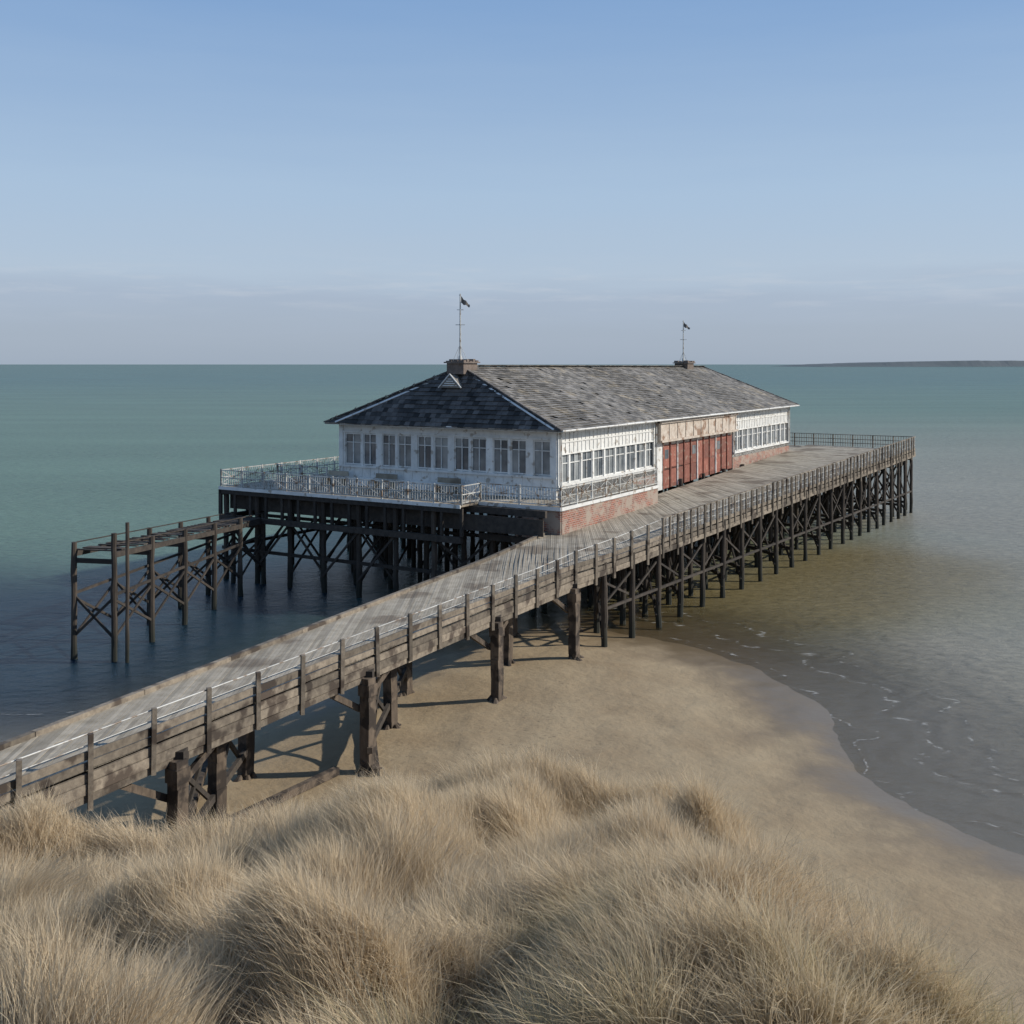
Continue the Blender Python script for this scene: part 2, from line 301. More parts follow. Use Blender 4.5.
# ------------------------------------------------------------------ walkway geometry
def deckh(Y): return 9.0-.03*max(0,Y-50)
def dz(Y): return H-deckh(Y)
Rn=[(-21.0,2.7),(2.73,47.6)];Rf=(35.5,97.0)
Ln=[(-22.0,2.7),(3.3,60.4)];Lf=(27.4,101.8)
def lerp2(a,b,t): return (a[0]+(b[0]-a[0])*t,a[1]+(b[1]-a[1])*t)
L1=math.dist(*Rn);L2=math.dist(Rn[1],Rf);LT=L1+L2
def edgeR(s): return lerp2(Rn[0],Rn[1],s/L1) if s<L1 else lerp2(Rn[1],Rf,(s-L1)/L2)
def edgeL(s):
    return lerp2(Ln[0],Ln[1],s/L1) if s<L1 else lerp2(Ln[1],Lf,(s-L1)/L2)
pier=empty('wooden_pier')
deck=MB();s=0
while s<LT:
    w=random.uniform(.19,.23);s2=min(LT,s+w-.018)
    r0=edgeR(s);r1=edgeR(s2);l0=edgeL(s);l1=edgeL(s2)
    def pt(p,dzz): return (p[0],p[1],dz(p[1])+dzz)
    cuts=[0]+sorted([random.choice([.33,.5,.66])])+[1]
    for a,b in zip(cuts[:-1],cuts[1:]):
        A=lerp2(l0,r0,a+.001);B=lerp2(l0,r0,b-.001);C=lerp2(l1,r1,b-.001);D=lerp2(l1,r1,a+.001)
        j=random.uniform(-.006,.006)
        deck.hexa([pt(A,-.07),pt(B,-.07),pt(C,-.07),pt(D,-.07),pt(A,j),pt(B,j),pt(C,j),pt(D,j)])
    s+=w
O=Vector((2.46,60.2,0));ang=math.atan2(.857,.514);u=Vector((math.cos(ang),math.sin(ang),0));v=Vector((-math.sin(ang),math.cos(ang),0))
def PL(a,b,z): p=O+u*a+v*b;return Vector((p.x,p.y,z))
a=43.2
while a<49.5:
    z=5.35
    p=[PL(a,-.3,z-.07),PL(a+.2,-.3,z-.07),PL(a+.2,21,z-.07),PL(a,21,z-.07)]
    deck.hexa(p+[q+Vector((0,0,.07)) for q in p]);a+=.22
deck.obj('deck_planks',M_deck,pier)
side=MB();pil=MB();hv=MB();rail=MB();dark=MB()
def off(s,dist,eR=True):
    p=edgeR(s);q=edgeR(min(LT,s+.1)) if s<LT-.1 else edgeR(s); p0=edgeR(max(0,s-.1))
    d=Vector((q[0]-p0[0],q[1]-p0[1],0)).normalized();n=Vector((d.y,-d.x,0))
    return Vector((p[0]+n.x*dist,p[1]+n.y*dist,dz(p[1])))
def offL(s,dist):
    p=edgeL(s);q=edgeL(min(LT,s+.1));p0=edgeL(max(0,s-.1))
    d=Vector((q[0]-p0[0],q[1]-p0[1],0)).normalized();n=Vector((d.y,-d.x,0))
    return Vector((p[0]-n.x*dist,p[1]-n.y*dist,dz(p[1])))
Z=lambda z:Vector((0,0,z))
ps=[];s=0.6
while s<LT-.05: ps.append(s); s+=1.85 if s<L1 else 1.7
ps.append(LT-.05)
for i in range(len(ps)-1):
    s0,s1=ps[i],ps[i+1]
    near=s0<L1+8
    for (zc,h,w,o) in [(-.19,.2,.07,.05),(-.43,.24,.09,.06),(-.66,.18,.1,.02)]:
        if s0>L1 and zc<-.6: continue
        side.beam(off(s0,o)+Z(zc+random.uniform(-.015,.015)),off(s1-.01,o)+Z(zc+random.uniform(-.015,.015)),w,h)
    if near:
        for (zc,h,o) in [(.07,.17,.05),(.29,.19,.055)]:
            side.beam(off(s0,o)+Z(zc+random.uniform(-.015,.015)),off(s1-.01,o)+Z(zc+random.uniform(-.015,.015)),.05,h)
    else:
        side.beam(off(s0,.05)+Z(.09),off(s1-.01,.05)+Z(.09),.06,.2)
    rh=.78 if s0<L1-4 else min(1.15,.78+.03*(s0-L1+4))
    rh2=.78 if s1<L1-4 else min(1.15,.78+.03*(s1-L1+4))
    lean=Vector((random.uniform(-.03,.03),random.uniform(-.03,.03),random.uniform(-.03,.05)))
    side.beam(off(s0,.13)+Z(-.72+random.uniform(-.2,.05)),off(s0,.13)+Z(rh+.04)+lean,.11 if near else .09,.13 if near else .09)
    if not near: side.beam(off((s0+s1)/2,.12)+Z(-.4),off((s0+s1)/2,.12)+Z(rh+.02)+lean,.07,.07)
    rail.cyl(off(s0,.06)+Z(rh),off(s1,.06)+Z(rh2),.018 if near else .022,6)
    rail.cyl(off(s0,.06)+Z(rh*.68),off(s1,.06)+Z(rh2*.68),.010 if near else .016,5)
    if not near:
        rail.cyl(off(s0,.06)+Z(rh*.38),off(s1,.06)+Z(rh2*.38),.016,5)
        side.beam(off(s0,.06)+Z(rh+.05),off(s1,.06)+Z(rh2+.05),.10,.045)
        for q in range(1,8):
            t=s0+(s1-s0)*q/8
            (rail if q%2 else side).beam(off(t,.06)+Z(.15),off(t,.06)+Z(rh),.028,.028)
s=0
while s<L1:
    s1=min(L1,s+3)
    side.beam(offL(s,.02)+Z(.06),offL(s1-.02,.02)+Z(.06),.16,.14);side.beam(offL(s,.03)+Z(-.3),offL(s1-.02,.03)+Z(-.3),.1,.42);s=s1
for t in (.2,.4,.6,.8):
    s=0
    while s<LT-1:
        s1=min(LT-.5,s+4)
        A=lerp2(edgeL(s),edgeR(s),t);B=lerp2(edgeL(s1),edgeR(s1),t)
        dark.beam((A[0],A[1],dz(A[1])-.25),(B[0],B[1],dz(B[1])-.25),.16,.32);s=s1
def Rs_for_Y(Y):
    if Y<47.6: return (Y-2.7)/(47.6-2.7)*L1
    return L1+(Y-47.6)/(97-47.6)*L2
def bent_at(s,n,mbp,r,square=False,outer=.0,brace=True):
    R=off(s,outer);Lp=offL(s,-.3) if s<L1 else Vector((*edgeL(s),dz(edgeL(s)[1])))
    zt=min(R.z,Lp.z)-.42
    dark.beam((Lp.x,Lp.y,zt-.18),(R.x,R.y,zt-.18),.28,.34)
    pts=[]
    for i in range(n):
        t=1-i/(n-1);x=Lp.x+(R.x-Lp.x)*t;y=Lp.y+(R.y-Lp.y)*t
        if n>2 and 0<i: x+=random.uniform(-.15,.15)
        b=gz1(x,y)-.5
        if square:
            zz=(R.z-.62) if i==0 else zt
            k=5;pp=Vector((x,y,b))
            for j in range(k):
                tgt=Vector((x+random.uniform(-.02,.02),y+random.uniform(-.02,.02),b+(zz-b)*(j+1)/k))
                mbp.beam(pp,tgt+Z(.004),r*2*random.uniform(.93,1.03),r*2*random.uniform(.93,1.03),up=u);pp=tgt
            if i==0: mbp.beam((x,y,R.z-1.15),(x,y,R.z-.80),r*2.35,r*2.35,up=u)
            for q in range(9):
                an=random.uniform(0,6.28);d_=random.uniform(.2,.42);mbp.cyl((x+math.cos(an)*d_,y+math.sin(an)*d_,b+.4),(x+math.cos(an)*.22,y+math.sin(an)*.22,b+.5+random.uniform(.05,.16)),.17,7,.05)
        else: pil.cyl((x+random.uniform(-.08,.08),y,b),(x,y,zt+(.45 if i==0 else 0)),r*1.08,8,r*.9,wob=.02)
        pts.append((x,y,b+.5,zt))
    if brace:
        for i in (range(n-1) if square else (range(0,n-1,2))):
            p,q=pts[i],pts[i+1]
            lo=max(p[2],0.3)+.3
            dark.beam((p[0]-.1,p[1]-.12,lo),(q[0]-.1,q[1]-.12,p[3]-.4),.08,.14)
            dark.beam((p[0]-.1,p[1]+.12,p[3]-.4),(q[0]-.1,q[1]+.12,lo),.08,.14)
        dark.beam((pts[0][0],pts[0][1]-.14,max(1.2,pts[0][2]+.6)),(pts[-1][0],pts[-1][1]-.14,max(1.2,pts[-1][2]+.6)),.12,.2)
    return pts
heavyY=[12,20,26.8,33.8,41.1,47.2]
prev=None
for Y in heavyY:
    s=Rs_for_Y(Y)
    p=bent_at(s,3,hv,.18,square=True,outer=.16,brace=Y<38)
    if prev:
        for i in (1,2):
            A=prev[i];B=p[i]
            for (P0,P1) in ((A,B),(B,A)):
                d=Vector((P1[0]-P0[0],P1[1]-P0[1],0)).normalized()
                base=Vector((P0[0],P0[1],P0[3]-1.15));hv.beam(base,base+d*1.9+Z(1.0),.16,.2)
        A=prev[0];B=p[0]
        d=Vector((B[0]-A[0],B[1]-A[1],0)).normalized();nn=Vector((-d.y,d.x,0))*.3
        hv.beam(Vector((A[0],A[1],A[3]-1.2))+nn,Vector((A[0],A[1],A[3]+.1))+nn+d*2.3,.12,.18)
        hv.beam(Vector((B[0],B[1],B[3]-1.2))+nn,Vector((B[0],B[1],B[3]+.1))+nn-d*2.3,.12,.18)
        if Y<36: hv.beam((A[0]-.9,A[1]+.3,A[2]+.15),(B[0]-.9,B[1]-.3,B[2]+.15),.2,.22)
    if 25<Y<36:
        hv.beam((p[0][0]+.3,p[0][1]-.45,p[0][2]+.15),(p[2][0]-1.5,p[2][1]-.1,p[2][2]+.2),.24,.24)
        hv.beam((p[0][0]+.1,p[0][1]-.3,p[0][2]+.75),(p[2][0]-1.0,p[2][1]-.3,p[2][2]+.9),.16,.18)
    prev=p
s=L1+2.6;prev=None;k=0
while s<LT:
    p=bent_at(s,5,pil,.14,outer=-.0,brace=(k%3!=1))
    if prev:
        if k%2:
            A=prev[2];B=p[2]
            dark.beam((A[0]+.12,A[1],.9),(B[0]+.12,B[1],B[3]-.4),.08,.14)
        A=prev[0];B=p[0]
        if k%3!=2: dark.beam((A[0]-.12,A[1],A[3]-.4),(B[0]-.12,B[1],2.1),.06,.10)
        if k%3!=0: dark.beam((A[0]-.02,A[1],2.1),(B[0]-.02,B[1],B[3]-.4),.06,.10)
        for i in (0,4): dark.beam((prev[i][0],prev[i][1],1.9),(p[i][0],p[i][1],1.9),.1,.12)
    prev=p;k+=1
    s+=2.75 if s<L1+36 else 2.2
for b in np.arange(-8.5,21,2.6):
    for a in (44,47,49.3):
        P=PL(a,b,0);pil.cyl((P.x,P.y,-2.5),(P.x,P.y,4.9),.14,8,.13,wob=.02)
    dark.beam(PL(49.35,b,.8),PL(49.35,b+2.6,4.6),.08,.14)
for a in (43.6,46.5,49.4): side.beam(PL(a,-8.8,5.1),PL(a,21,5.1),.2,.3)
for i in range(0,18):
    b=-9.3+i*1.78
    A=PL(48.9,b,5.45);B=PL(48.9,min(21,b+1.78),5.45)
    side.beam(A-Z(.3),A+Z(1.1),.09,.09)
    for h in (.35,.7,1.1): side.beam(A+Z(h),B+Z(h),.05,.05)
    for q in range(1,8): side.beam(A.lerp(B,q/8)+Z(.05),A.lerp(B,q/8)+Z(1.1),.03,.03)
for i in range(4):
    A=PL(43.4+i*1.4,21,5.4);B=PL(44.8+i*1.4,21,5.4)
    side.beam(A,A+Z(1.1),.09,.09)
    for h in (.35,.7,1.1): side.beam(A+Z(h),B+Z(h),.05,.05)
side.obj('side_boards',M_side,pier);hv.obj('heavy_posts',M_pileh,pier)
railing=rail.obj('handrail',M_rail,pier)

# ------------------------------------------------------------------ pavilion
pav=empty('pier_pavilion',(O.x,O.y,0),ang)
Lb,W=42.5,15.3;F=6.1;E=9.32
wh=MB();gls=MB();inn=MB();crm=MB();red=MB();brk=MB();drk=MB();slr=MB();slf=MB();cap=MB();ter=MB();trl=MB();und=MB()
inn.box(.35,Lb-.35,.35,W-.35,F,E)
drk.box(0.0,Lb,0.0,W,F-.5,F-.02)
def wallF(b0,b1,z0,z1,dep=.2,proud=0,m=wh): m.box(-proud,dep,b0,b1,z0,z1)
def wallR(a0,a1,z0,z1,dep=.2,proud=0,m=wh): m.box(a0,a1,-proud,dep,z0,z1)
zl,zh=6.82,8.78
wallF(0,W,F,zl);wallF(0,W,zh,E)
nwin=11
G=lambda i:.09 if i%2==0 else .22
wallF(0,.42,zl,zh);wallF(W-.42,W,zl,zh)
for i in range(1,nwin):
    b0=.42+(W-.84)*i/nwin;wallF(b0-G(i),b0+G(i),zl,zh)
for i in range(nwin):
    b0=.42+(W-.84)*i/nwin+(.0 if i==0 else G(i));b1=.42+(W-.84)*(i+1)/nwin-(.0 if i==nwin-1 else G(i+1))
    for (q0,q1) in ((b0,(b0+b1)/2),((b0+b1)/2,b1)):
        gls.box(.12,.15,q0+.003,q1-.003,zl+.003,8.2);gls.box(.12,.15,q0+.003,q1-.003,8.203,zh-.003)
    for (x0,x1) in ((b0,b0+.06),(b1-.06,b1)): wh.box(.06,.11,x0,x1,zl,zh)
    wh.box(.06,.11,b0+.06,b1-.06,zl+.02,zl+.09);wh.box(.06,.11,b0+.06,b1-.06,zh-.08,zh-.02)
    wh.box(.07,.108,b0+.06,b1-.06,8.18,8.225);wh.box(.055,.104,(b0+b1)/2-.025,(b0+b1)/2+.025,zl+.09,zh-.08)
wh.box(-.10,-.003,-.02,W+.02,zl-.14,zl-.02);wh.box(-.06,-.003,0,W,zh+.04,zh+.13)
for i in range(0,24): wh.box(-.03,-.003,.3+i*.63,.36+i*.63,F+.02,zl-.15)
for b in (0.0,W-.3): wh.box(-.07,-.004,b,b+.3,F,E)
def bays(a0,a1,n,zlo,zhi):
    wallR(a0,a1,F-.25,zlo);wallR(a0,a1,zhi,E)
    p=(a1-a0)/n
    for i in range(n+1):
        c=a0+i*p;wallR(max(a0,c-.1),min(a1,c+.1),zlo,zhi)
    for i in range(n):
        x0=a0+i*p+.1;x1=x0+p-.2;xm=(x0+x1)/2
        for q0,q1 in ((x0,xm),(xm,x1)): gls.box(q0+.003,q1-.003,.12,.15,zlo+.003,zhi-.003)
        for (q0,q1) in ((x0,x0+.055),(x1-.055,x1)): wh.box(q0,q1,.06,.11,zlo,zhi)
        wh.box(xm-.022,xm+.022,.058,.107,zlo+.08,zhi)
        wh.box(x0+.055,x1-.055,.06,.11,zlo+.01,zlo+.08);wh.box(x0+.055,x1-.055,.065,.105,zhi-.5,zhi-.45)
    for i in range(n*3+1):
        c=a0+i*p/3;wh.box(max(a0,c-.03),min(a1,c+.03),-.035,-.003,zhi+.12,E-.12)
    for z in (zhi+.02,(zhi+E)/2,E-.12): wh.box(a0,a1,-.06,-.037,z,z+.07)
    wh.box(a0,a1,-.12,-.003,zlo-.12,zlo-.02)
bays(0,13.3,9,6.35,7.95)
bays(28,Lb,12,6.25,7.85)
for a in (0,12.95,28.0,Lb-.32): wh.box(a,a+.32,-.09,-.004,F,E-.001)
crm.box(13.35,27.95,-.35,.2,8.0,9.15);crm.box(13.3,28.0,-.5,-.352,7.88,8.02);crm.box(13.3,28.0,-.5,-.352,9.12,9.25)
for i in range(11): crm.box(13.4+i*1.43,13.48+i*1.43,-.39,-.352,8.03,9.1)
n=12;p=14.6/n
for i in range(n):
    a0=13.35+i*p
    zb=dz((PL(a0,0,0)).y)+.05
    if i in (0,):
        wh.box(a0,a0+p,-.02,.2,zb,7.99)
    else:
        red.box(a0+.06,a0+p-.06,.0,.15,zb,7.6)
        red.box(a0+.2,a0+p-.2,-.03,-.003,zb+.25,zb+1.2);red.box(a0+.2,a0+p-.2,-.03,-.003,zb+1.35,7.4)
        crm.box(a0+.06,a0+p-.06,.02,.12,7.61,7.98)
        gls.box(a0+.3,a0+p-.3,-.045,-.032,6.7,7.3) if i%4==1 else None
    (red if i%3 else wh).box(a0-.055,a0+.055,-.08,.16,zb,7.985)
wh.box(.2,Lb-.2,W-.2,W,F,6.95);wh.box(.2,Lb-.2,W-.2,W,8.6,E);wh.box(Lb-.2,Lb,0.2,W-.2,F,E);gls.box(.3,Lb-.3,W-.15,W-.12,6.95,8.6)
for i in range(31): wh.box(.2+i*1.36,.5+i*1.36,W-.2,W,6.951,8.599)
ov=.65;ze=9.36;zr=12.85;ra0,ra1=2.1,Lb-.9
cap.box(-ov+.05,Lb+ov-.05,-ov+.05,W+ov-.05,E+.004,E+.03)
wh.box(-ov,-ov+.05,-ov,W+ov,E-.02,E+.11);wh.box(-ov+.05,Lb+ov,-ov,-ov+.05,E-.02,E+.11);wh.box(-ov+.05,Lb+ov,W+ov-.05,W+ov,E-.02,E+.11)
wh.cyl((-ov,-ov-.06,E+.05),(Lb+ov,-ov-.06,E+.03),.055,6)
for a in (.2,13.2,28.05,Lb-.3): trl.cyl((a,-.16,E-.05),(a,-.16,F),.045,6)
c0=Vector((-ov-.03,-ov-.03,ze+.03));c1=Vector((Lb+ov+.03,-ov-.03,ze+.03));c2=Vector((Lb+ov+.03,W+ov+.03,ze+.03));c3=Vector((-ov-.03,W+ov+.03,ze+.03));r0=Vector((ra0,W/2,zr));r1=Vector((ra1,W/2,zr-.1))
body=MB();dn=Vector((0,0,-.06));body.v=[tuple(q+dn) for q in (c0,c1,c2,c3,r0,r1)];body.f=[(0,1,5,4),(1,2,5),(2,3,4,5),(3,0,4),(3,2,1,0)]
def tiles(mb,P0,P1,Q0,Q1,ex=.3,tw=.38):
    S=((Q0+Q1)/2-(P0+P1)/2).length
    rows=int(S/ex)
    nrm=(P1-P0).cross(Q0-P0).normalized()
    if nrm.z<0:nrm=-nrm
    for r in range(rows+1):
        t=r/rows*.995;A=P0.lerp(Q0,t);B=P1.lerp(Q1,t);Lr=(B-A).length
        if Lr<.3: continue
        t2=min(1,(r+1)/rows);A2=P0.lerp(Q0,t2);B2=P1.lerp(Q1,t2)
        d=(B-A).normalized();ud=nrm.cross(d).normalized()
        if ud.z<0: ud=-ud
        in0=(A2-A).dot(d);in1=(B-B2).dot(d)
        x=-random.uniform(0,tw) if r%2 else -tw*.5*random.random()
        while x<Lr:
            w=tw*random.uniform(.85,1.15);x0=max(0,x);x1=min(Lr,x+w-.012)
            if x1-x0>.05 and random.random()>.006:
                sag=math.sin(x0*.45)*.02+math.sin(x0*1.3+r)*.008
                k1=.03+sag+random.uniform(-.006,.014)
                lo=A+d*x0+nrm*k1-ud*random.uniform(0,.03);lo2=A+d*x1+nrm*(k1+random.uniform(-.006,.006))-ud*random.uniform(0,.03)
                h0=max(x0,in0);h1=max(h0+.01,min(x1,Lr-in1))
                hi=A+d*h0+ud*(ex+.03)-nrm*.005;hi2=A+d*h1+ud*(ex+.03)-nrm*.005
                th=nrm*.024
                mb.hexa([lo-th,lo2-th,hi2-th,hi-th,lo,lo2,hi2,hi])
            x+=w
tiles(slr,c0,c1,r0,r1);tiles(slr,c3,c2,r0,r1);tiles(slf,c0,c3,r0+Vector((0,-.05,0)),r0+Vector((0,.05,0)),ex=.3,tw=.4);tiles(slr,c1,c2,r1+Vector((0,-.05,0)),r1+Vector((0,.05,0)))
def caps(P,Q,m,w=.26,h=.09,step=.45):
    n=int((Q-P).length/step)
    for i in range(n): m.beam(P.lerp(Q,i/n)+Z(.05+random.uniform(-.012,.016)),P.lerp(Q,(i+1)/n-.004)+Z(.05+random.uniform(-.012,.016)),w,h)
caps(r0,r1,cap);caps(c1,r1,cap,w=.2,h=.06);caps(c2,r1,cap)
caps(c0,r0,cap,w=.16,h=.06);caps(c3,r0,cap,w=.18,h=.06)
fn=(c3-c0).cross(r0-c0).normalized()
if fn.z<0: fn=-fn
A0=c0+Vector((.05,.5,0));A1=c3+Vector((.05,-.9,0));top=r0-Vector((.12,0,.35))
wh.beam(A0+fn*.09,top+Vector((0,-.3,0))+fn*.09,.10,.05,up=fn);wh.beam(A1+fn*.09,top+Vector((0,.3,0))+fn*.09,.12,.05,up=fn)
vz=11.75;va=ra0-.9
gx=va-.35
gb=MB();gb.v=[(gx,W/2-.75,vz-.15),(gx,W/2+.75,vz-.15),(gx,W/2,vz+.62),(gx+1.3,W/2-.75,vz-.15),(gx+1.3,W/2+.75,vz-.15),(gx+1.3,W/2,vz+.62)]
gb.f=[(0,2,1),(3,4,5),(0,3,5,2),(1,2,5,4),(0,1,4,3)]
gb.obj('vent_gablet',M_slate_r,pav)
for z in range(4): wh.box(gx-.04,gx-.005,W/2-.5+z*.12,W/2+.5-z*.12,vz-.05+z*.13,vz+z*.13)
wh.beam((gx-.03,W/2-.8,vz-.15),(gx-.03,W/2,vz+.66),.05,.06);wh.beam((gx-.03,W/2+.8,vz-.15),(gx-.03,W/2,vz+.66),.05,.06)
st=MB()
for ta,sz in ((ra0+.05,1.0),(ra1-4.4,.95)):
    st.box(ta-.75*sz,ta+.75*sz,W/2-.6,W/2+.6,zr-.45,zr+.2);st.box(ta-.9*sz,ta+.9*sz,W/2-.72,W/2+.72,zr+.203,zr+.28)
    for i in range(5):
        for b in (-.65,-.2,.25): st.box(ta-.8*sz+i*.34,ta-.55*sz+i*.34,W/2+b,W/2+b+.38,zr+.283,zr+.34+random.uniform(0,.12))
st.obj('ridge_turrets',M_stone,pav)
TZ=5.6
a0,b0,b1=-5.0,-2.0,20.5
def planksT(x0,x1,y0,y1):
    y=y0
    while y<y1: ter.box(x0,x1,y,min(y1,y+.19),TZ-.1,TZ+random.uniform(-.005,.005));y+=.2
planksT(a0+1.8,-.01,b0,3);planksT(a0,-.01,3,b1);planksT(0,30,W+.01,b1);planksT(0,9.3,b0,-.02)
wh.box(a0-.06,a0-.002,3,b1,TZ-.16,TZ+.03)
wh.box(a0+1.74,a0+1.798,b0,3,TZ-.16,TZ+.03)
wh.box(-.25,-.12,-.1,W,TZ,F-.05);wh.box(-.118,-.01,-.0,W,TZ+.01,F+.0)
def terr_rail(pA,pB,step=.17,hgt=1.0):
    d=pB-pA;n=max(1,int(d.length/1.7))
    for i in range(n+1):
        c=pA.lerp(pB,i/n);trl.beam(c,c+Z(hgt+.06),.08,.08,up=Vector((1,0,0)))
    for h in (.12,.55,hgt): trl.beam(pA+Z(h),pB+Z(h),.045,.05)
    m=int(d.length/step)
    for i in range(m):
        c=pA.lerp(pB,(i+.5)/m);trl.beam(c+Z(.12),c+Z(hgt),.022,.022,up=Vector((1,0,0)))
    for i in range(n):
        c=pA.lerp(pB,i/n);e=pA.lerp(pB,(i+1)/n);trl.beam(c+Z(.15),e+Z(.95),.025,.025);trl.beam(c+Z(.95),e+Z(.15),.025,.025)
q=.08
terr_rail(Vector((a0+q,b1-q,TZ)),Vector((a0+q,3,TZ)));terr_rail(Vector((a0+1.8+q,3,TZ)),Vector((a0+1.8+q,b0+q,TZ)));terr_rail(Vector((a0+1.9,b0+q,TZ)),Vector((9.2,b0+q,TZ)));terr_rail(Vector((a0+q,b1-q,TZ)),Vector((30,b1-q,TZ)))
terr_rail(Vector((a0+q,3,TZ)),Vector((a0+1.8+q,3,TZ)))
terr_rail(Vector((-.5,W+.6,TZ)),Vector((-.5,b1-.5,TZ)))
for b in (6.0,10.5,14.2):
    ter.box(-.95,-.55,b,b+1.6,TZ+.42,TZ+.47);ter.box(-.5,-.46,b,b+1.6,TZ+.55,TZ+.85)
    for q2 in (b+.15,b+1.4): ter.box(-.9,-.5,q2,q2+.06,TZ,TZ+.419)
brk.box(a0+2.0,9.3,b0+.06,b0+.4,4.0,TZ-.11);brk.box(a0+1.9,a0+2.3,b0+.1,.8,3.6,TZ-.11)
brk.box(9.0,9.3,b0+.4,0,4.2,TZ-.11)
brk.box(9.3,13.3,-.03,.3,4.2,F-.26);brk.box(28.0,Lb,-.03,.3,4.6,F-.26)
wh.box(a0+1.85,9.35,b0-.02,b0+.03,TZ-.16,TZ+.02)
for b in np.arange(b1,b0+.5,-1.25):
    aa=a0 if b>=3 else a0+1.8
    drk.box(aa+.02,aa+.16,b-.08,b+.08,3.95,TZ-.17)
drk.box(a0+.6,a0+.66,b0+.4,b1-.3,4.25,TZ-.5)
drk.box(a0-.02,a0+.2,3,b1,3.6,3.93);drk.box(a0+1.78,a0+2.0,b0,3,3.6,3.93);drk.box(a0,a0+.18,3,b1,TZ-.42,TZ-.17)
drk.box(a0,30,b1-.16,b1,TZ-.5,TZ-.11);drk.box(a0,30,b1-.2,b1+.02,3.6,3.9)
for a in np.arange(a0,30,2.2): drk.box(a,a+.15,b1-.15,b1-.01,3.9,TZ-.5)
for a in np.arange(a0+1,Lb,2.0): drk.box(a,a+.2,(-1.5 if a<9 else .2),(b1-.3 if a<30 else W-.2),TZ-.46,TZ-.11)
for ia,a in enumerate(list(np.arange(a0+.3,10,2.9))+list(np.arange(13,43,4.2))):
    bs=np.arange(b1-.3,-1.6,-2.55) if a<30 else np.arange(W-.3,0,-2.8)
    for ib,b in enumerate(bs):
        aa=a if not(b<3 and ia==0) else a+1.8
        P=PL(aa,b,0);zb=min(-.6,gz1(P.x,P.y)-.4)
        und.cyl((aa+random.uniform(-.06,.06),b,zb),(aa,b,TZ-.4),.16,8,.15,wob=.02)
        if ib and ia in (0,1,3):
            pb=bs[ib-1];pa=a
            if (ib+ia)%2: drk.beam((aa+.15,b,.9),(pa+.15,pb,3.6),.07,.13)
            if (ib+ia)%3: drk.beam((aa-.15,b,3.6),(pa-.15,pb,.9),.07,.13)
    drk.box(a-.1,a+.1,bs[-1],bs[0],3.45,3.62) if ia else None
for b in (b1-.3,b1-5.4,b1-10.5):
    for a in np.arange(a0+.3,10,2.9):
        drk.beam((a,b-.15,.9),(a+2.9,b-.15,3.6),.07,.13)
drk.beam((a0+.3,3,1.9),(a0+.3,b1,1.9),.14,.18);drk.beam((a0+.3,b1,1.9),(28,b1-.2,1.9),.14,.18)
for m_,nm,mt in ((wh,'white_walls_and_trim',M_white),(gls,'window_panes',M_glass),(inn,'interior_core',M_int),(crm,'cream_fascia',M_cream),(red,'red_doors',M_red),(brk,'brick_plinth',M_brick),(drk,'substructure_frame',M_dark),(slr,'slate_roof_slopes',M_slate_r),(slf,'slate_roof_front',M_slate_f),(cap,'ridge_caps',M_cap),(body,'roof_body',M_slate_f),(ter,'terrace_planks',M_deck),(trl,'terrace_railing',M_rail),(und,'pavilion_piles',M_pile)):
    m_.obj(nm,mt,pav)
def flagpole(a,h,seed):
    P=PL(a,W/2,zr+.35);f=empty('flagpole',P)
    m=MB();m.cyl((0,0,-.3),(0,0,h),.06,8,.035);m.cyl((0,0,0),(0,0,.3),.13,8,.09)
    m.cyl((-.28,0,h*.55),(.28,0,h*.55),.022,6);m.cyl((0,-.28,h*.55),(0,.28,h*.55),.022,6);m.cyl((-.2,0,h*.78),(.2,0,h*.78),.02,6)
    m.cyl((0,0,h),(0,0,h+.12),.07,8,.01)
    for i in range(4):
        an=i*math.pi/2+.5;m.cyl((0,0,h*.25),(math.cos(an)*.5,math.sin(an)*.5,-.05),.012,4)
    m.obj('mast',M_rail,f)
    w=MB();z=h-.3;nx=7
    for i in range(nx):
        x0=.05+i*.075;x1=x0+.075;y0=.05*math.sin(i*1.1+seed);y1=.05*math.sin((i+1)*1.1+seed)
        z0=z-.05*i+.04*math.sin(i*1.7+seed);z1=z-.05*(i+1)+.04*math.sin((i+1)*1.7+seed);t0=.24-.022*i;t1=.24-.022*(i+1)
        w.hexa([(x0,y0-.006,z0-t0*.7),(x1,y1-.006,z1-t1*.7),(x1,y1+.006,z1-t1*.7),(x0,y0+.006,z0-t0*.7),(x0,y0-.006,z0+t0),(x1,y1-.006,z1+t1),(x1,y1+.006,z1+t1),(x0,y0+.006,z0+t0)])
    w.obj('flag',M_cap,f)
flagpole(ra0+.05-.2,3.9,1);flagpole(ra1-4.6,3.5,2)

pil.obj('piles',M_pile,pier);dark.obj('cross_braces',M_dark,pier)

